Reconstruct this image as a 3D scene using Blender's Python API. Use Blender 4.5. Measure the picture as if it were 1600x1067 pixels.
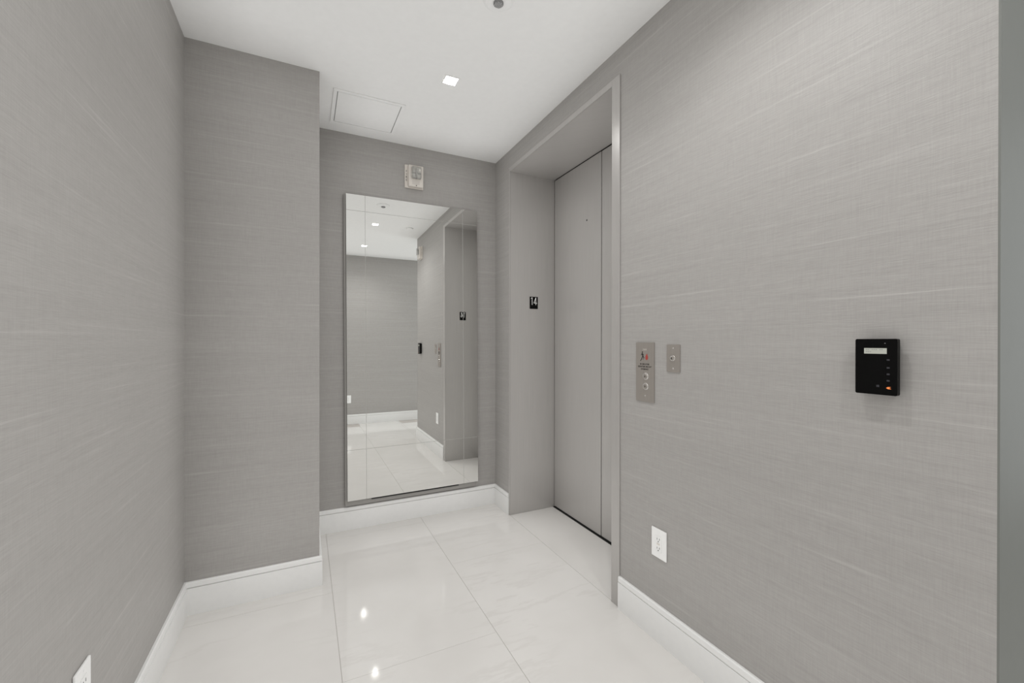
import bpy, bmesh, math, random
from mathutils import Vector, Matrix
random.seed(4)
for o in list(bpy.data.objects):
    bpy.data.objects.remove(o)
SC = bpy.context.scene
COL = SC.collection
R = math.radians

# ---------------------------------------------------------------- measures (metres)
H = 2.70                       # ceiling
XL, XR = -0.5042, 1.3652       # left and right wall planes
YB = 3.0864                    # back wall
YP, XP = 2.4481, 0.0704        # pillar front face, pillar edge
YR = -1.10                     # rear wall behind the camera
YE = 0.3621                    # where the right wall ends
XS = 3.6                       # far end of the side passage
Y0, Y1, ZT, DEP = 1.6596, 2.8162, 2.5367, 0.3812   # elevator opening
HB = 0.1539                    # baseboard height
ZC = 1.2772

# ---------------------------------------------------------------- camera
F, CX, CY = 661.86, 799.80, 535.96
yaw, pit, rol = R(26.0772), R(-0.0966), R(0.0588)
fw = Vector((math.sin(yaw)*math.cos(pit), math.cos(yaw)*math.cos(pit), math.sin(pit)))
rt = Vector((math.cos(yaw), -math.sin(yaw), 0))
up = rt.cross(fw)
rt, up = math.cos(rol)*rt + math.sin(rol)*up, -math.sin(rol)*rt + math.cos(rol)*up
cd = bpy.data.cameras.new('camera')
cam = bpy.data.objects.new('camera', cd)
COL.objects.link(cam)
m3 = Matrix((rt, up, -fw)).transposed()
cam.matrix_world = Matrix.Translation((0, 0, ZC)) @ m3.to_4x4()
cd.sensor_fit = 'HORIZONTAL'
cd.sensor_width = 36
cd.lens = F*36/1600
cd.shift_x = (800-CX)/1600
cd.shift_y = (CY-533.5)/1600
cd.clip_start = 0.01
SC.camera = cam

# ---------------------------------------------------------------- world, added fill, exposure
SC.view_settings.view_transform = 'Standard'
SC.view_settings.look = 'None'
SC.view_settings.gamma = 1
SC.view_settings.use_curve_mapping = False
SC.view_settings.exposure = 0.62
W = bpy.data.worlds.new('world')
SC.world = W
W.use_nodes = True
W.node_tree.nodes['Background'].inputs[0].default_value = (0.93, 0.97, 1.0, 1)
W.node_tree.nodes['Background'].inputs[1].default_value = 1.0
SPOT_POWER = 2.6
FILL_POWER = 3.0
# added ambient fill from the renderer, no lamp behind it, shaded by nearby corners
SC.cycles.use_fast_gi = True
SC.cycles.fast_gi_method = 'ADD'
W.light_settings.ao_factor = 0.245
W.light_settings.distance = 0.34
SC.cycles.max_bounces = 24
SC.cycles.diffuse_bounces = 20
SC.cycles.glossy_bounces = 8

def area(name, loc, rot, sx, sy, power, col):
    d = bpy.data.lights.new(name, 'AREA')
    d.shape = 'RECTANGLE'; d.size = sx; d.size_y = sy; d.energy = power; d.color = col
    o = bpy.data.objects.new(name, d); COL.objects.link(o)
    o.location = loc; o.rotation_euler = rot
    return o
# added fill lamp outside a made-up window at the passage's unseen end
area('passage_fill', (XS+0.10, -0.37, 1.45), (0, R(90), 0), 2.1, 1.2, FILL_POWER, (0.94, 0.98, 1.0))

# ---------------------------------------------------------------- materials
def new_mat(name):
    m = bpy.data.materials.new(name); m.use_nodes = True
    nt = m.node_tree
    return m, nt, nt.nodes['Principled BSDF']
def plain(name, col, rough=0.5, metal=0.0, spec=0.5, emit=None, es=0):
    m, nt, b = new_mat(name)
    tc = nt.nodes.new('ShaderNodeTexCoord'); nz = nt.nodes.new('ShaderNodeTexNoise')
    nz.inputs['Scale'].default_value = 35; nz.inputs['Detail'].default_value = 3
    nt.links.new(tc.outputs['Object'], nz.inputs['Vector'])
    mx = nt.nodes.new('ShaderNodeMix'); mx.data_type = 'RGBA'
    mx.inputs[6].default_value = tuple(c*0.97 for c in col)+(1,)
    mx.inputs[7].default_value = tuple(min(1, c*1.03) for c in col)+(1,)
    nt.links.new(nz.outputs['Fac'], mx.inputs[0]); nt.links.new(mx.outputs[2], b.inputs['Base Color'])
    b.inputs['Roughness'].default_value = rough
    b.inputs['Metallic'].default_value = metal
    b.inputs['Specular IOR Level'].default_value = spec
    if emit:
        b.inputs['Emission Color'].default_value = emit+(1,)
        b.inputs['Emission Strength'].default_value = es
    return m
def math_node(nt, op, a, b=None):
    n = nt.nodes.new('ShaderNodeMath'); n.operation = op
    for i, v in ((0, a), (1, b)):
        if v is None: continue
        if isinstance(v, (int, float)): n.inputs[i].default_value = v
        else: nt.links.new(v, n.inputs[i])
    return n.outputs[0]
def wall_coords(nt):
    g = nt.nodes.new('ShaderNodeNewGeometry'); s = nt.nodes.new('ShaderNodeSeparateXYZ')
    nt.links.new(g.outputs['Position'], s.inputs[0])
    return math_node(nt, 'ADD', s.outputs[0], s.outputs[1]), s.outputs[2]
def vec(nt, x, y, z):
    c = nt.nodes.new('ShaderNodeCombineXYZ')
    for i, v in enumerate((x, y, z)):
        if isinstance(v, (int, float)): c.inputs[i].default_value = v
        else: nt.links.new(v, c.inputs[i])
    return c.outputs[0]
def noise(nt, v, detail=2, rough=0.5, scale=1):
    n = nt.nodes.new('ShaderNodeTexNoise'); n.inputs['Scale'].default_value = scale
    n.inputs['Detail'].default_value = detail; n.inputs['Roughness'].default_value = rough
    nt.links.new(v, n.inputs['Vector']); return n.outputs['Fac']
def ramp(nt, f, p0, c0, p1, c1):
    r = nt.nodes.new('ShaderNodeValToRGB')
    r.color_ramp.elements[0].position = p0; r.color_ramp.elements[0].color = (c0, c0, c0, 1)
    r.color_ramp.elements[1].position = p1; r.color_ramp.elements[1].color = (c1, c1, c1, 1)
    nt.links.new(f, r.inputs[0]); return r.outputs[0]

def wallpaper():
    # woven silk-like grey wallpaper: long horizontal slubs, fine weft, faint vertical warp
    m, nt, b = new_mat('grey_silk_wallpaper')
    al, z = wall_coords(nt)
    broad = noise(nt, vec(nt, math_node(nt, 'MULTIPLY', al, 0.7), math_node(nt, 'MULTIPLY', z, 9), 0), 3, 0.6)
    slub = noise(nt, vec(nt, math_node(nt, 'MULTIPLY', al, 1.3), math_node(nt, 'MULTIPLY', z, 75), 3.1), 3, 0.65)
    fine = noise(nt, vec(nt, math_node(nt, 'MULTIPLY', al, 22), math_node(nt, 'MULTIPLY', z, 420), 7.7), 2, 0.6)
    warp = noise(nt, vec(nt, math_node(nt, 'MULTIPLY', al, 380), math_node(nt, 'MULTIPLY', z, 18), 1.7), 1, 0.5)
    line = ramp(nt, slub, 0.62, 0, 0.76, 1)
    f = math_node(nt, 'ADD', math_node(nt, 'MULTIPLY', broad, 0.16), math_node(nt, 'MULTIPLY', slub, 0.28))
    f = math_node(nt, 'ADD', f, math_node(nt, 'MULTIPLY', fine, 0.36))
    f = math_node(nt, 'ADD', f, math_node(nt, 'MULTIPLY', warp, 0.20))
    r = nt.nodes.new('ShaderNodeValToRGB')
    r.color_ramp.elements[0].position = 0.32; r.color_ramp.elements[0].color = (0.310, 0.298, 0.285, 1)
    r.color_ramp.elements[1].position = 0.68; r.color_ramp.elements[1].color = (0.398, 0.385, 0.370, 1)
    nt.links.new(f, r.inputs[0])
    mx = nt.nodes.new('ShaderNodeMix'); mx.data_type = 'RGBA'
    nt.links.new(math_node(nt, 'MULTIPLY', line, 0.40), mx.inputs[0])
    nt.links.new(r.outputs[0], mx.inputs[6]); mx.inputs[7].default_value = (0.50, 0.485, 0.465, 1)
    nt.links.new(mx.outputs[2], b.inputs['Base Color'])
    b.inputs['Roughness'].default_value = 0.52
    b.inputs['Specular IOR Level'].default_value = 0.40
    bp = nt.nodes.new('ShaderNodeBump'); bp.inputs['Strength'].default_value = 0.22; bp.inputs['Distance'].default_value = 0.0015
    h = math_node(nt, 'ADD', math_node(nt, 'MULTIPLY', slub, 0.5), fine)
    nt.links.new(h, bp.inputs['Height']); nt.links.new(bp.outputs[0], b.inputs['Normal'])
    return m

def marble():
    m, nt, b = new_mat('polished_white_marble')
    g = nt.nodes.new('ShaderNodeNewGeometry')
    oi = nt.nodes.new('ShaderNodeObjectInfo')
    off = nt.nodes.new('ShaderNodeVectorMath'); off.operation = 'ADD'
    nt.links.new(g.outputs['Position'], off.inputs[0])
    rnd = vec(nt, 0, 0, math_node(nt, 'MULTIPLY', oi.outputs['Random'], 0.35))
    nt.links.new(rnd, off.inputs[1])
    p = off.outputs[0]
    cloud = noise(nt, p, 4, 0.55, 1.6)
    mp = nt.nodes.new('ShaderNodeMapping'); mp.inputs['Rotation'].default_value = (0, 0, R(38)); mp.inputs['Scale'].default_value = (0.8, 3.2, 1)
    nt.links.new(p, mp.inputs[0])
    v = noise(nt, mp.outputs[0], 6, 0.62, 1.5)
    vein = math_node(nt, 'ABSOLUTE', math_node(nt, 'SUBTRACT', v, 0.5))
    vein = ramp(nt, vein, 0.0, 1, 0.035, 0)
    mask = ramp(nt, cloud, 0.45, 0, 0.65, 1)
    vein = math_node(nt, 'MULTIPLY', vein, mask)
    r = nt.nodes.new('ShaderNodeValToRGB')
    r.color_ramp.elements[0].position = 0.3; r.color_ramp.elements[0].color = (0.655, 0.638, 0.613, 1)
    r.color_ramp.elements[1].position = 0.7; r.color_ramp.elements[1].color = (0.725, 0.709, 0.685, 1)
    nt.links.new(cloud, r.inputs[0])
    mx = nt.nodes.new('ShaderNodeMix'); mx.data_type = 'RGBA'
    nt.links.new(math_node(nt, 'MULTIPLY', vein, 0.20), mx.inputs[0])
    nt.links.new(r.outputs[0], mx.inputs[6]); mx.inputs[7].default_value = (0.46, 0.43, 0.40, 1)
    nt.links.new(mx.outputs[2], b.inputs['Base Color'])
    b.inputs['Roughness'].default_value = 0.06
    b.inputs['Specular IOR Level'].default_value = 0.5
    return m

def satin_metal(name, col, metal, rough):
    m, nt, b = new_mat(name)
    al, z = wall_coords(nt)
    br = noise(nt, vec(nt, math_node(nt, 'MULTIPLY', al, 420), math_node(nt, 'MULTIPLY', z, 3), 0), 2, 0.5)
    r = nt.nodes.new('ShaderNodeValToRGB')
    r.color_ramp.elements[0].position = 0.3; r.color_ramp.elements[0].color = tuple(c*0.96 for c in col)+(1,)
    r.color_ramp.elements[1].position = 0.7; r.color_ramp.elements[1].color = tuple(c*1.04 for c in col)+(1,)
    nt.links.new(br, r.inputs[0]); nt.links.new(r.outputs[0], b.inputs['Base Color'])
    b.inputs['Metallic'].default_value = metal; b.inputs['Roughness'].default_value = rough
    return m

PAPER = wallpaper()
MARBLE = marble()
CEIL = plain('white_ceiling_paint', (0.82, 0.823, 0.815), 0.6)
TRIM = plain('white_trim_paint', (0.80, 0.80, 0.79), 0.32)
GROUT = plain('pale_grout', (0.50, 0.47, 0.44), 0.8)
SHADE_GREY = plain('shaded_wall_grey', (0.165, 0.171, 0.158), 0.6)  # darker than the wallpaper: shade of the return wall put into the colour
STEEL = satin_metal('satin_elevator_steel', (0.455, 0.440, 0.424), 0.28, 0.28)
BRUSHED = satin_metal('brushed_steel', (0.375, 0.345, 0.315), 0.45, 0.28)
CHROME = plain('polished_metal', (0.80, 0.78, 0.75), 0.15, 0.7)
DARK = plain('dark_gap', (0.015, 0.015, 0.015), 0.7)
BLACK = plain('black_gloss_plastic', (0.003, 0.003, 0.003), 0.15, spec=0.12)
BLACKM = plain('black_matte', (0.006, 0.006, 0.006), 0.4, spec=0.2)
DIMKEY = plain('dim_key_legend', (0.045, 0.045, 0.05), 0.4, spec=0.2)
WHITEP = plain('white_plastic', (0.82, 0.82, 0.81), 0.35)
OFFW = plain('offwhite_plastic', (0.66, 0.62, 0.57), 0.4)
LETTER = plain('white_lettering', (0.85, 0.85, 0.83), 0.5)
INK = plain('black_ink', (0.02, 0.018, 0.016), 0.5)
RED = plain('red_ink', (0.36, 0.06, 0.05), 0.5)
GREYM = plain('grey_mesh', (0.22, 0.22, 0.22), 0.6)
MIRROR, _nt, _b = new_mat('mirror_glass')
_b.inputs['Metallic'].default_value = 1.0; _b.inputs['Roughness'].default_value = 0.0
_b.inputs['Base Color'].default_value = (0.93, 0.935, 0.92, 1)
BOARD = plain('grey_backing', (0.30, 0.29, 0.275), 0.6)
LENS = plain('lit_lens', (1, 1, 1), 0.4, emit=(1.0, 0.97, 0.92), es=12)
LCD = plain('lcd_screen', (0.40, 0.41, 0.365), 0.3, emit=(0.60, 0.63, 0.52), es=0.04)
AMBER = plain('amber_glow', (0.60, 0.17, 0.05), 0.4, emit=(1.0, 0.28, 0.08), es=0.28)
CLEAR, _nt, _b = new_mat('clear_lens')
_b.inputs['Transmission Weight'].default_value = 0.85; _b.inputs['Roughness'].default_value = 0.08
_b.inputs['Base Color'].default_value = (0.9, 0.9, 0.88, 1)

# ---------------------------------------------------------------- mesh helpers
def box(bm, x0, x1, y0, y1, z0, z1, bevel=0, seg=2):
    t = bmesh.new()
    v = [t.verts.new((x, y, z)) for x in (x0, x1) for y in (y0, y1) for z in (z0, z1)]
    for f in ((0, 1, 3, 2), (4, 6, 7, 5), (0, 4, 5, 1), (2, 3, 7, 6), (0, 2, 6, 4), (1, 5, 7, 3)):
        t.faces.new([v[i] for i in f])
    bmesh.ops.recalc_face_normals(t, faces=t.faces)
    if bevel:
        bmesh.ops.bevel(t, geom=t.edges[:], offset=bevel, segments=seg, affect='EDGES', profile=0.5)
    merge(bm, t)
def merge(bm, t):
    me = bpy.data.meshes.new('tmp'); t.to_mesh(me); t.free()
    bm.from_mesh(me); bpy.data.meshes.remove(me)
def prism(bm, pts, lo, hi, axis):
    # polygon pts extruded along an axis; pts are the other two coordinates in order
    t = bmesh.new()
    def mk(p, h):
        if axis == 'x': return (h, p[0], p[1])
        if axis == 'y': return (p[0], h, p[1])
        return (p[0], p[1], h)
    a = [t.verts.new(mk(p, lo)) for p in pts]; b = [t.verts.new(mk(p, hi)) for p in pts]
    t.faces.new(a); t.faces.new(b[::-1])
    n = len(pts)
    for i in range(n): t.faces.new((a[i], b[i], b[(i+1) % n], a[(i+1) % n]))
    bmesh.ops.recalc_face_normals(t, faces=t.faces)
    merge(bm, t)
def disc(bm, cx, cz, r, y0, y1, n=24, r2=None):
    # a turned disc facing local -Y, between depth y0 (wall) and y1 (front, negative)
    r2 = r if r2 is None else r2
    t = bmesh.new()
    a = [t.verts.new((cx+r*math.cos(2*math.pi*i/n), y0, cz+r*math.sin(2*math.pi*i/n))) for i in range(n)]
    b = [t.verts.new((cx+r2*math.cos(2*math.pi*i/n), y1, cz+r2*math.sin(2*math.pi*i/n))) for i in range(n)]
    t.faces.new(a); t.faces.new(b)
    for i in range(n): t.faces.new((a[i], b[i], b[(i+1) % n], a[(i+1) % n]))
    bmesh.ops.recalc_face_normals(t, faces=t.faces); merge(bm, t)
def lathe(bm, prof, n=32):
    # profile (r, z) about the local z axis
    t = bmesh.new(); rings = []
    for r, z in prof:
        if r < 1e-6: rings.append([t.verts.new((0, 0, z))])
        else: rings.append([t.verts.new((r*math.cos(2*math.pi*i/n), r*math.sin(2*math.pi*i/n), z)) for i in range(n)])
    for p, q in zip(rings, rings[1:]):
        for i in range(n):
            j = (i+1) % n
            if len(p) == 1: t.faces.new((p[0], q[i], q[j]))
            elif len(q) == 1: t.faces.new((p[i], q[0], p[j]))
            else: t.faces.new((p[i], q[i], q[j], p[j]))
    bmesh.ops.recalc_face_normals(t, faces=t.faces); merge(bm, t)
def rounded(bm, x0, x1, z0, z1, y0, y1, r, seg=5):
    pts = []
    for cx, cz, a0 in ((x1-r, z1-r, 0), (x0+r, z1-r, 90), (x0+r, z0+r, 180), (x1-r, z0+r, 270)):
        for k in range(seg+1):
            a = R(a0+90*k/seg); pts.append((cx+r*math.cos(a), cz+r*math.sin(a)))
    prism(bm, pts, y0, y1, 'y')
def obj(name, bm, mat, parent=None, smooth=False):
    me = bpy.data.meshes.new(name); bm.to_mesh(me); bm.free()
    me.materials.append(mat)
    if smooth:
        for p in me.polygons: p.use_smooth = True
    o = bpy.data.objects.new(name, me); COL.objects.link(o)
    if parent: o.parent = parent
    return o
def struct(name, bm, mat):
    o = obj(name, bm, mat); o['kind'] = 'structure'; return o
def thing(name, label, cat, loc, rotz=0, group=None):
    o = bpy.data.objects.new(name, None); COL.objects.link(o)
    o.location = loc; o.rotation_euler = (0, 0, rotz); o.empty_display_size = 0.05
    o['label'] = label; o['category'] = cat
    if group: o['group'] = group
    return o
def tag(o, label):
    o['label'] = label; return o
def copy_tree(root, loc, rotz, label):
    r = root.copy(); COL.objects.link(r); r.location = loc; r.rotation_euler = (0, 0, rotz); r['label'] = label
    for ch in list(root.children):
        c = ch.copy(); COL.objects.link(c); c.parent = r
        for g in list(ch.children):
            d = g.copy(); COL.objects.link(d); d.parent = c
    return r
def text(name, s, size, mat, parent, x, y, z, extrude=0.0003, sx=1.0, bold=0.0, spacing=1.0):
    # upright lettering facing local -Y, centred on x and z
    cu = bpy.data.curves.new('lettering', 'FONT'); cu.body = s; cu.size = size
    cu.align_x = 'CENTER'; cu.align_y = 'CENTER'; cu.extrude = extrude; cu.offset = bold; cu.space_line = spacing
    t = bpy.data.objects.new('lettering', cu); COL.objects.link(t)
    dg = bpy.context.evaluated_depsgraph_get(); dg.update()
    me = bpy.data.meshes.new_from_object(t.evaluated_get(dg))
    bpy.data.objects.remove(t); bpy.data.curves.remove(cu)
    me.transform(Matrix.Translation((x, y, z)) @ Matrix.Rotation(R(90), 4, 'X') @ Matrix.Diagonal((sx, 1, 1, 1)))
    me.name = name; me.materials.clear(); me.materials.append(mat)
    o = bpy.data.objects.new(name, me); COL.objects.link(o); o.parent = parent
    return o

# ================================================================ room shell
bm = bmesh.new(); box(bm, XL-0.12, XL, YR-0.12, YP+0.2, 0, H); struct('wall_left', bm, PAPER)
bm = bmesh.new(); box(bm, XL, XP, YP, YB+0.12, 0, H); struct('wall_pillar', bm, PAPER)
bm = bmesh.new(); box(bm, XP, XR+0.45, YB, YB+0.12, 0, H); struct('wall_back', bm, PAPER)
WT = DEP+0.14
JG = 0.02                                       # thickness of the steel lining
bm = bmesh.new()
prism(bm, [(YE+0.004, 0), (Y0-JG, 0), (Y0-JG, ZT+JG), (Y1+JG, ZT+JG), (Y1+JG, 0), (YB, 0), (YB, H), (YE+0.004, H)], XR, XR+0.45, 'x')
struct('wall_right', bm, PAPER)
bm = bmesh.new(); prism(bm, [(XR, YE), (XS, YE), (XS, YE+0.12), (XR+0.45, YE+0.12), (XR+0.45, YE+0.004), (XR, YE+0.004)], 0, H, 'z'); struct('wall_passage', bm, SHADE_GREY)  # thin lip over the right wall's end carries the same darkened grey
bm = bmesh.new(); box(bm, XL, XS+0.12, YR-0.12, YR, 0, H); struct('wall_rear', bm, PAPER)
# end wall of the side passage with an added window opening for the fill lamp
bm = bmesh.new()
wy0, wy1, wz0, wz1 = -1.02, 0.28, 0.35, 2.55
for a in ((YR, wy0, 0, H), (wy1, YE, 0, H), (wy0, wy1, 0, wz0), (wy0, wy1, wz1, H)):
    box(bm, XS, XS+0.12, *a)
struct('wall_end', bm, SHADE_GREY)
bm = bmesh.new()
for a in ((wy0, wy0+0.05, wz0, wz1), (wy1-0.05, wy1, wz0, wz1), (wy0+0.05, wy1-0.05, wz0, wz0+0.05), (wy0+0.05, wy1-0.05, wz1-0.05, wz1), (-0.39, -0.35, wz0+0.05, wz1-0.05)):
    box(bm, XS+0.02, XS+0.06, *a)
struct('added_window_1', bm, TRIM)  # unseen window frame, made up to go with the fill lamp
# ceiling and floor slabs
bm = bmesh.new(); box(bm, XL-0.12, XS+0.12, YR-0.12, YB+0.12, H, H+0.12); struct('ceiling', bm, CEIL)
bm = bmesh.new(); box(bm, XL-0.12, XS+0.12, YR-0.12, YB+0.12, -0.10, -0.002); floor = struct('floor', bm, GROUT)

# floor tiles, running bond, each its own piece
TW, TL, GAP = 0.632, 1.27, 0.0018
regions = [(XL, XR, YR, YP), (XP, XR, YP, YB), (XR, XS, YR, YE)]
def add_tile(x0, x1, y0, y1):
    bm = bmesh.new(); box(bm, x0, x1, y0, y1, -0.0019, 0.0)
    obj('floor_tile', bm, MARBLE, floor)
xe = [0.128+TW*k for k in range(-1, 7)]
for k in range(len(xe)-1):
    base = 2.34 if k % 2 == 0 else 2.975
    ys = [base-TL*j for j in range(-1, 4)]
    for y_hi, y_lo in zip(ys, ys[1:]):
        for (rx0, rx1, ry0, ry1) in regions:
            x0, x1 = max(xe[k], rx0), min(xe[k+1], rx1)
            if k == 2 and ry1 > YE: x1 = min(x1, XR-0.001)
            if rx0 == XR and k == 2: continue
            y0, y1 = max(y_lo, ry0), min(y_hi, ry1)
            if x1-x0 < 0.012 or y1-y0 < 0.012: continue
            g = GAP/2
            add_tile(x0+(g if x0 == xe[k] else 0), x1-(g if x1 in (xe[k+1], XR-0.001) else 0),
                     y0+(g*0.5 if y0 == y_lo else 0), y1-(g*0.5 if y1 == y_hi else 0))
add_tile(XR-0.001+GAP/2, XR+DEP-0.012, Y0+0.001, Y1-0.001)     # marble threshold in the elevator opening
add_tile(XR-0.001+GAP/2, xe[3]-GAP/2, YR, YE)

# baseboards: tall flat board, a fine groove and a thinner cap, mitred at the corners
BT = 0.014
PROF = [(0, 0), (BT, 0), (BT, HB-0.0290), (BT-0.009, HB-0.0282), (BT-0.009, HB-0.0252), (BT-0.0015, HB-0.0243), (BT-0.002, HB-0.004), (BT-0.006, HB), (0, HB)]
def baseboard(side, p0, p1, nrm, m0, m1):
    # p0->p1 on the wall line; nrm points into the room; m = +1 inside corner, -1 outside corner, 0 square end
    p0, p1, nrm = Vector(p0), Vector(p1), Vector(nrm); d = (p1-p0).normalized()
    t = bmesh.new(); A = []; B = []
    for dep, z in PROF:
        a = p0+nrm*dep+d*dep*m0; b = p1+nrm*dep-d*dep*m1
        A.append(t.verts.new((a.x, a.y, z))); B.append(t.verts.new((b.x, b.y, z)))
    t.faces.new(A); t.faces.new(B[::-1]); n = len(PROF)
    for i in range(n): t.faces.new((A[i], B[i], B[(i+1) % n], A[(i+1) % n]))
    bmesh.ops.recalc_face_normals(t, faces=t.faces)
    struct('baseboard_'+side, t, TRIM)
FN, FF, FTOP, FE = 0.058, 0.012, 0.031, 0.006     # frame face: near side, far side, head; how far it stands proud
baseboard('left', (XL, YR), (XL, YP), (1, 0), 1, 1)
baseboard('pillar', (XL, YP), (XP, YP), (0, -1), 1, -1)
baseboard('pillar_side', (XP, YP), (XP, YB), (1, 0), -1, 1)
baseboard('back', (XP, YB), (XR, YB), (0, -1), 1, 1)
baseboard('right_far', (XR, YB), (XR, Y1+FF), (-1, 0), 1, 0)
baseboard('right', (XR, Y0-FN), (XR, YE), (-1, 0), 0, -1)
baseboard('passage', (XR, YE), (XS, YE), (0, -1), -1, 1)
baseboard('rear', (XL, YR), (XS, YR), (0, 1), 1, 1)

# ================================================================ elevator entrance
el = bpy.data.objects.new('door_1', None); COL.objects.link(el)
el.location = (XR, (Y0+Y1)/2, 0); el['kind'] = 'structure'
def epart(name, mat, *boxes, bevel=0):
    bm = bmesh.new()
    for b in boxes:
        x0, x1, y0, y1, z0, z1 = b
        box(bm, x0-XR, x1-XR, y0-el.location.y, y1-el.location.y, z0, z1, bevel)
    return obj(name, bm, mat, el)
XD = XR+DEP                                   # front plane of the doors
e = 0.0006
epart('jamb', STEEL, (XR, XD, Y1, Y1+JG-e, 0, ZT))
epart('jamb', STEEL, (XR, XD, Y0-JG+e, Y0, 0, ZT))
epart('head', STEEL, (XR, XD, Y0-JG+e, Y1+JG-e, ZT, ZT+JG-e))
epart('frame_face', STEEL, (XR-FE, XR-0.0004, Y1, Y1+FF, 0, ZT+FTOP), bevel=0.0012)
nf = epart('frame_face', STEEL, (XR-FE, XR-0.0004, Y0-FN, Y0, 0, ZT+FTOP), bevel=0.0012)
epart('frame_face', STEEL, (XR-FE, XR-0.0004, Y0, Y1, ZT, ZT+FTOP), bevel=0.0012)
YM = 2.2365
epart('door_panel', STEEL, (XD, XD+0.025, YM+0.003, Y1-0.003, 0.008, ZT-0.006), bevel=0.0015)
epart('door_panel', STEEL, (XD+0.002, XD+0.025, Y0+0.002, YM-0.003, 0.008, ZT-0.006), bevel=0.0015)
epart('door_sill', DARK, (XD-0.011, XD+0.03, Y0, Y1, -0.0015, 0.002))
epart('gap_backing', DARK, (XD+0.026, XD+0.05, Y0-JG, Y1+JG, 0, ZT+JG))  # dark sheet added behind the panels to keep the door gaps black
bm = bmesh.new(); disc(bm, 0, 0, 0.0055, 0, -0.0012, 16)
k = obj('keyhole', bm, DARK, el); k.rotation_euler = (0, 0, R(-90)); k.location = (DEP-0.0002, 2.395-el.location.y, 2.119)

def floor_sign(loc, rotz, label):
    t = thing('floor_number_sign', label, 'sign', loc, rotz, 'elevator jamb floor signs')
    bm = bmesh.new(); rounded(bm, -0.0345, 0.0345, -0.0455, 0.0455, -0.0008, -0.003, 0.002, 3); obj('plate', bm, BLACK, t)
    ox, oz, sc_ = 0.0, -0.016, 0.001
    for strokes in ([[(-17, 0), (-13, 0), (-13, 56), (-17, 56)], [(-17, 56), (-17, 51.5), (-24, 45.5), (-24, 50)]],
                    [[(15, 0), (19, 0), (19, 56), (15, 56)], [(-1, 16.5), (-1, 12.5), (26, 12.5), (26, 16.5)], [(15, 56), (-1, 16.5), (3.4, 16.5), (15, 46)]]):
        bm = bmesh.new()
        for p_ in strokes: prism(bm, [(ox+x*sc_, oz+y*sc_) for x, y in p_], -0.0029, -0.0040, 'y')
        obj('numeral', bm, LETTER, t)
    bm = bmesh.new()
    for cx, cz in ((-0.012, -0.026), (-0.006, -0.026), (-0.006, -0.032), (0.004, -0.026), (0.010, -0.026), (0.010, -0.032), (0.004, -0.038)):
        disc(bm, cx, cz, 0.0013, -0.0028, -0.0036, 8, 0.0008)
    obj('braille', bm, BLACKM, t)
    return t
s1 = floor_sign((1.562, Y1, 1.577), 0, 'small black floor sign reading 14 on the far elevator jamb, facing the camera')
copy_tree(s1, (1.562, Y0, 1.577), R(180), 'small black floor sign on the near elevator jamb, seen only reversed in the mirror')

# ================================================================ mirror
MT, MB_, MXL, MXR = 2.2835, 0.205, 0.2465, 1.208
mc = Vector(((0.252+1.2)/2, YB-0.030, (MT+MB_)/2))
mw, mh = 0.941, MT-MB_
mir = thing('wall_mirror', 'tall frameless wall mirror with a border of narrow mirror strips, hung on the end wall', 'mirror', mc)
mir.rotation_euler = (R(-0.22), R(-0.3), R(-0.13))
G = 0.0024
xs = [-mw/2, -mw/2+0.122, mw/2-0.115, mw/2]
zs = [-mh/2, -mh/2+0.343, mh/2-0.110, mh/2]
for i in range(3):
    for j in range(3):
        bm = bmesh.new()
        x0, x1 = xs[i]+(G/2 if i else 0), xs[i+1]-(G/2 if i < 2 else 0)
        z0, z1 = zs[j]+(G/2 if j else 0), zs[j+1]-(G/2 if j < 2 else 0)
        box(bm, x0, x1, -0.006, -0.0049, z0, z1)
        obj('mirror_pane', bm, MIRROR, mir)
bm = bmesh.new(); box(bm, -mw/2+0.002, mw/2-0.002, -0.0047, 0.006, -mh/2+0.002, mh/2-0.002); obj('pane_carrier', bm, plain('grey_glass_edge', (0.50, 0.50, 0.48), 0.5), mir)
bm = bmesh.new(); box(bm, -mw/2-0.014, mw/2-0.01, 0.007, 0.021, -mh/2-0.036, mh/2-0.002); obj('backing_board', bm, BOARD, mir)
bm = bmesh.new(); box(bm, -0.315, 0.315, -0.002, 0.006, -mh/2-0.010, -mh/2-0.0005); obj('support_rail', bm, DARK, mir)

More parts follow.
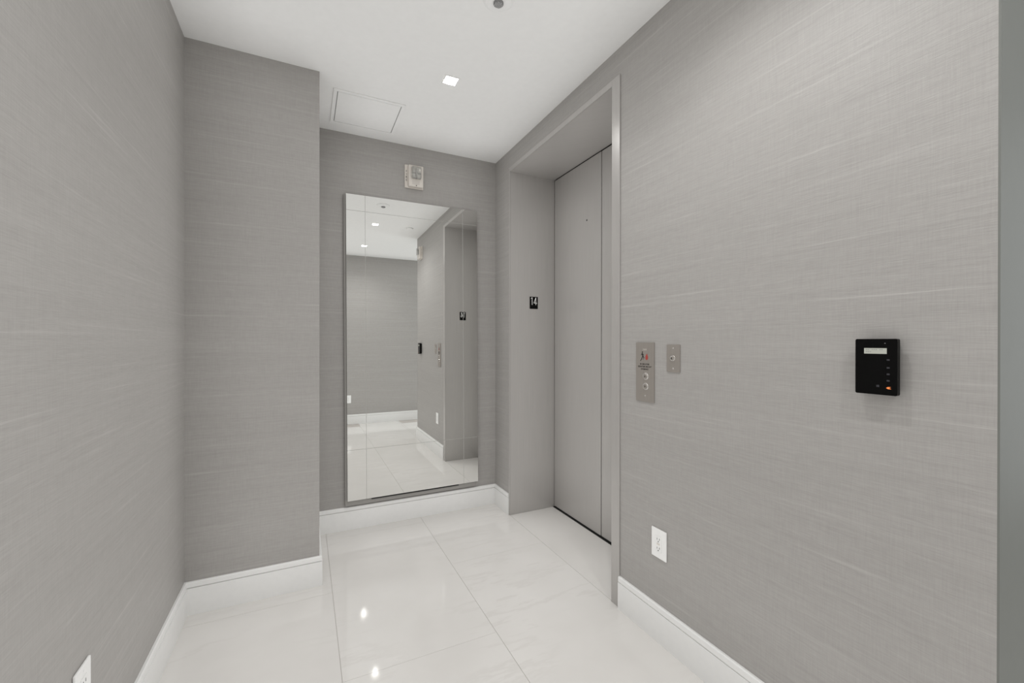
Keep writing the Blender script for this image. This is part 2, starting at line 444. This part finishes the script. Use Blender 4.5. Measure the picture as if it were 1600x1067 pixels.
# ================================================================ fire alarm strobes
def strobe(loc, rotz, label):
    t = thing('alarm_strobe', label, 'alarm', loc, rotz, 'fire alarm strobes')
    w, h = 0.067, 0.083
    bm = bmesh.new(); box(bm, -w, w, -0.012, 0, -h, h, 0.003); obj('back_plate', bm, OFFW, t)
    bm = bmesh.new(); box(bm, -w+0.022, w-0.006, -0.040, -0.012, -h+0.006, h-0.006, 0.006, 3); obj('housing', bm, OFFW, t)
    bm = bmesh.new(); box(bm, -0.024, 0.040, -0.043, -0.0401, -0.022, 0.062, 0.001); obj('reflector', bm, CHROME, t)
    bm = bmesh.new(); box(bm, -0.026, 0.042, -0.062, -0.0435, -0.024, 0.064, 0.008, 3); obj('lens', bm, CLEAR, t, True)
    bm = bmesh.new(); box(bm, -0.020, 0.036, -0.052, -0.0475, 0.016, 0.021, 0.001)
    box(bm, 0.003, 0.012, -0.053, -0.0475, -0.012, 0.05, 0.001); obj('flash_tube', bm, WHITEP, t)
    for i, c in enumerate('FIRE'):
        text('letter', c, 0.020, RED if False else INK, t, -0.0555, -0.0124, 0.034-0.021*i, 0.0003)
    bm = bmesh.new()
    for r_ in range(3):
        for c_ in range(6): disc(bm, -0.016+0.009*c_, -0.040-0.009*r_, 0.0022, -0.0398, -0.0404, 8)
    obj('sound_grille', bm, GREYM, t)
    bm = bmesh.new(); disc(bm, 0.010, -0.068, 0.004, -0.0398, -0.0405, 12); obj('screw', bm, DARK, t)
    return t
st = strobe((0.714, YB-0.0002, 2.474), 0, 'off-white fire alarm strobe with clear lens above the tall mirror')
copy_tree(st, (XR-0.0002, 0.60, 2.462), R(-90), 'off-white fire alarm strobe high on the right wall, seen only in the mirror')

# ================================================================ outlets
def outlet(loc, rotz, label, w=0.083, h=0.124):
    t = thing('wall_outlet', label, 'outlet', loc, rotz, 'white outlets low on the walls')
    bm = bmesh.new(); box(bm, -w/2, w/2, -0.007, -0.0004, -h/2, h/2, 0.0025, 3); obj('cover_plate', bm, WHITEP, t)
    bm = bmesh.new(); box(bm, -0.0165, 0.0165, -0.0086, -0.0071, -0.0335, 0.0335, 0.0008); rc = obj('receptacle', bm, WHITEP, t)
    for cz in (0.019, -0.019):
        for x0, z0 in ((-0.0075, -0.003), (0.0055, -0.002)):
            bm = bmesh.new(); box(bm, x0, x0+0.002, -0.0090, -0.0087, cz+z0, cz+z0+0.008); obj('slot', bm, INK, rc)
        bm = bmesh.new(); disc(bm, 0, cz-0.009, 0.0025, -0.0087, -0.0090, 10); obj('ground_hole', bm, INK, rc)
    bm = bmesh.new(); box(bm, -0.008, -0.001, -0.0092, -0.0087, -0.004, 0.004); box(bm, 0.001, 0.008, -0.0092, -0.0087, -0.004, 0.004); obj('reset_buttons', bm, OFFW, rc)
    for cz in (0.049, -0.049):
        bm = bmesh.new(); disc(bm, 0, cz, 0.003, -0.0069, -0.0076, 12); obj('screw', bm, WHITEP, t)
    return t
o1 = outlet((XR, 1.348, 0.417), R(-90), 'white outlet plate on the right wall below the elevator call buttons')
copy_tree(o1, (XL, 1.424, 0.405), R(90), 'white outlet plate on the left wall, cut by the bottom of the frame')
copy_tree(o1, (0.605, YR, 0.40), R(180), 'white outlet plate on the rear wall, seen at the mirror edge')

# ================================================================ elevator call station
cp = thing('call_station', 'tall brushed steel elevator call plate with two round buttons and a fire notice', 'call panel', (XR, 1.434, 1.1457), R(-90))
bm = bmesh.new(); box(bm, -0.055, 0.055, -0.005, -0.0004, -0.1317, 0.1317, 0.001); obj('face_plate', bm, BRUSHED, cp)
for z in (1.127, 1.082):
    z -= 1.1457
    bm = bmesh.new(); disc(bm, 0.006, z, 0.0165, -0.0048, -0.0075, 28, 0.0150); ring = obj('call_button', bm, CHROME, cp)
    bm = bmesh.new(); disc(bm, 0.006, z, 0.0115, -0.0073, -0.0095, 28, 0.0105); obj('button_cap', bm, BRUSHED, ring)
    up_ = 1 if z > -0.03 else -1
    bm = bmesh.new(); prism(bm, [(0.006-0.004, z-0.003*up_), (0.006+0.004, z-0.003*up_), (0.006, z+0.004*up_)], -0.0094, -0.0099, 'y'); obj('arrow', bm, INK, ring)
bm = bmesh.new(); disc(bm, 0.004, 1.041-1.1457, 0.004, -0.0049, -0.0065, 14); obj('screw', bm, CHROME, cp)
bm = bmesh.new()
for i in range(4): box(bm, -0.0035+0.006*i-0.006, -0.0022+0.006*i-0.006, -0.0054, -0.0049, 0.096, 0.104)
obj('engraved_strokes', bm, OFFW, cp)
# stair pictogram: a figure going down the steps beside a flame
zz = 1.214-1.1457
bm = bmesh.new()
def ppoly(pts): prism(bm, [(x/1000-0.016, zz+y/1000) for x, y in pts], -0.0050, -0.0054, 'y')
disc(bm, -0.0145, zz+0.020, 0.0032, -0.0050, -0.0054, 12)
ppoly([(-2, 15), (4, 16), (7, 2), (2, 0)])
ppoly([(-2, 14), (-8, 6), (-6.5, 5), (0, 11)])
ppoly([(3, 13), (11, 8), (10.5, 6), (4, 9)])
ppoly([(2, 2), (7, 3), (14, -5), (11, -7)])
ppoly([(11, -7), (14, -5), (5, -13), (3, -11)])
ppoly([(2, 3), (6, 1), (-3, -14), (-6, -12)])
ppoly([(-6, -12), (-3, -14), (-10, -20), (-12, -18)])
obj('stair_figure', bm, INK, cp)
bm = bmesh.new()
prism(bm, [(0.012+x/1000, zz+y/1000) for x, y in [(0, -15), (6, -12), (9, -5), (8, 2), (5, 6), (5, 13), (1, 9), (-1, 14), (-4, 6), (-7, 2), (-8, -5), (-6, -12)]], -0.0050, -0.0054, 'y')
obj('flame_symbol', bm, RED, cp)
for i, s in enumerate(('IN CASE OF FIRE', 'ELEVATORS ARE OUT', 'OF SERVICE')):
    text('lettering', s, 0.0098, INK, cp, 0.0, -0.0052, 1.1805-0.0112*i-1.1457, 0.0002, (0.80, 0.86, 0.90)[i], 0.00012)

# ================================================================ key switch plate
ks = thing('key_switch', 'small brushed steel key switch plate right of the elevator call plate', 'switch', (XR, 1.2735, 1.212), R(-90))
bm = bmesh.new(); box(bm, -0.0345, 0.0345, -0.004, -0.0004, -0.0565, 0.0565, 0.001); obj('face_plate', bm, BRUSHED, ks)
bm = bmesh.new(); disc(bm, 0, 0.0, 0.0125, -0.0038, -0.0085, 28, 0.0115); lk = obj('lock_cylinder', bm, CHROME, ks)
bm = bmesh.new(); disc(bm, 0, 0.0, 0.0075, -0.0084, -0.0100, 24, 0.0070); box(bm, 0.004, 0.011, -0.0096, -0.0086, 0.0055, 0.0085); obj('lock_core', bm, BRUSHED, lk)
bm = bmesh.new(); box(bm, -0.0062, -0.0012, -0.0104, -0.0099, -0.0042, 0.0042); obj('keyway', bm, DARK, lk)
for z in (0.0415, -0.0415):
    bm = bmesh.new(); disc(bm, 0, z, 0.0038, -0.0039, -0.0052, 14, 0.003); obj('screw', bm, CHROME, ks)

# ================================================================ keypad
kp = thing('alarm_keypad', 'black glossy keypad with a small lit screen on the right wall', 'keypad', (XR, 0.574, 1.215), R(-90))
bm = bmesh.new(); rounded(bm, -0.038, 0.038, -0.066, 0.066, -0.0004, -0.0165, 0.006); obj('body', bm, BLACKM, kp)
bm = bmesh.new(); rounded(bm, -0.0452, 0.0452, -0.0722, 0.0722, -0.0168, -0.030, 0.004); obj('front_panel', bm, BLACK, kp)
bm = bmesh.new(); box(bm, -0.0252, 0.0235, -0.0306, -0.0299, 0.0335, 0.0482); scn = obj('screen', bm, LCD, kp)
bm = bmesh.new()
for i in range(9):
    if i not in (2, 6): box(bm, -0.021+0.0042*i, -0.0185+0.0042*i, -0.0308, -0.0305, 0.0435, 0.0452)
for i in range(3): box(bm, -0.021+0.0042*i, -0.0185+0.0042*i, -0.0308, -0.0305, 0.0380, 0.0396)
obj('screen_text', bm, GREYM, scn)
for v in (560.8, 572.5, 582.0, 591.5):
    bm = bmesh.new(); z = 0.0717-(v-530)*0.00173; box(bm, 0.0235, 0.0295, -0.0306, -0.0299, z-0.002, z+0.002); obj('key', bm, DIMKEY, kp)
bm = bmesh.new(); box(bm, 0.002, 0.008, -0.0306, -0.0299, -0.0525, -0.0470); obj('key', bm, DIMKEY, kp)
bm = bmesh.new()
prism(bm, [(0.0220, -0.0535), (0.0260, -0.0505), (0.0325, -0.0505), (0.0285, -0.0530), (0.0330, -0.0558), (0.0265, -0.0562)], -0.0299, -0.0306, 'y')
obj('lit_key', bm, AMBER, kp)
bm = bmesh.new(); box(bm, 0.0185, 0.0210, -0.0306, -0.0299, 0.0600, 0.0615); obj('indicator', bm, GREYM, kp)

# ================================================================ ceiling fittings
def downlight(x, y, label):
    t = thing('recessed_downlight', label, 'ceiling light', (x, y, H), 0, 'square recessed downlights')
    a, b = 0.040, 0.033
    bm = bmesh.new()
    for q in ((-a, a, -a, -b), (-a, a, b, a), (-a, -b, -b, b), (b, a, -b, b)): box(bm, *q, -0.004, -0.0004)
    obj('trim_ring', bm, CEIL, t)
    bm = bmesh.new(); box(bm, -b+0.0003, b-0.0003, -b+0.0003, b-0.0003, -0.0028, -0.0006); obj('lens', bm, LENS, t)
    return t
def lamp(t):
    d = bpy.data.lights.new('downlight_beam', 'SPOT'); d.energy = SPOT_POWER*4*math.pi/4; d.color = (1.0, 1.0, 0.995)
    d.spot_size = R(150); d.spot_blend = 0.8; d.shadow_soft_size = 0.022
    o = bpy.data.objects.new('downlight_beam', d); COL.objects.link(o); o.parent = t; o.location = (0, 0, -0.036)
d1 = downlight(0.712, 2.215, 'lit square recessed downlight in front of the ceiling access panel')
lamp(d1)
for x, y, lb in ((0.747, 0.86, 'lit square recessed downlight over the passage, larger of the two lights in the mirror'),
                 (0.758, -0.34, 'lit square recessed downlight behind the camera, smaller of the two lights in the mirror')):
    lamp(copy_tree(d1, (x, y, H), 0, lb))

ap = thing('ceiling_access_panel', 'white square access panel in the ceiling in front of the mirror', 'access panel', (0.3465, 2.765, H))
a, b = 0.200, 0.180
bm = bmesh.new()
for q in ((-a, a, -a, -b), (-a, a, b, a), (-a, -b, -b, b), (b, a, -b, b)): box(bm, *q, -0.006, -0.0004, 0.0008)
obj('panel_frame', bm, CEIL, ap)
bm = bmesh.new(); box(bm, -b+0.004, b-0.004, -b+0.004, b-0.004, -0.005, -0.0004, 0.0006); obj('panel_door', bm, CEIL, ap)
bm = bmesh.new(); box(bm, -b, b, -b, b, -0.0004, -0.0002); obj('reveal', bm, GREYM, ap)

sd = thing('smoke_detector', 'white round ceiling detector with a grey grille cut by the top of the frame', 'smoke detector', (0.722, 1.605, H))
bm = bmesh.new(); lathe(bm, [(0, -0.0003), (0.062, -0.0003), (0.062, -0.006), (0.054, -0.012), (0.030, -0.016), (0, -0.016)], 40); obj('base', bm, CEIL, sd, False)
bm = bmesh.new(); lathe(bm, [(0, -0.0162), (0.021, -0.0162), (0.021, -0.021), (0.019, -0.023), (0.0, -0.024)], 28); hd = obj('sensor_grille', bm, GREYM, sd)
bm = bmesh.new()
for i in range(-2, 3):
    for j in range(-2, 3):
        if i*i+j*j <= 5: box(bm, i*0.0068-0.0024, i*0.0068+0.0024, j*0.0068-0.0024, j*0.0068+0.0024, -0.0255, -0.0236)
obj('grille_bars', bm, plain('light_grey', (0.42, 0.42, 0.42), 0.5), hd)

sp = thing('sprinkler_cover', 'flat round white sprinkler cover on the ceiling, seen only in the mirror', 'sprinkler', (1.155, 0.86, H))
bm = bmesh.new(); lathe(bm, [(0, -0.0003), (0.036, -0.0003), (0.036, -0.008), (0.032, -0.012), (0, -0.0125)], 32); obj('cover_disc', bm, CEIL, sp)
bm = bmesh.new(); lathe(bm, [(0.044, -0.0003), (0.050, -0.0003), (0.050, -0.004), (0.044, -0.004), (0.044, -0.0003)], 32); obj('trim_ring', bm, TRIM, sp)
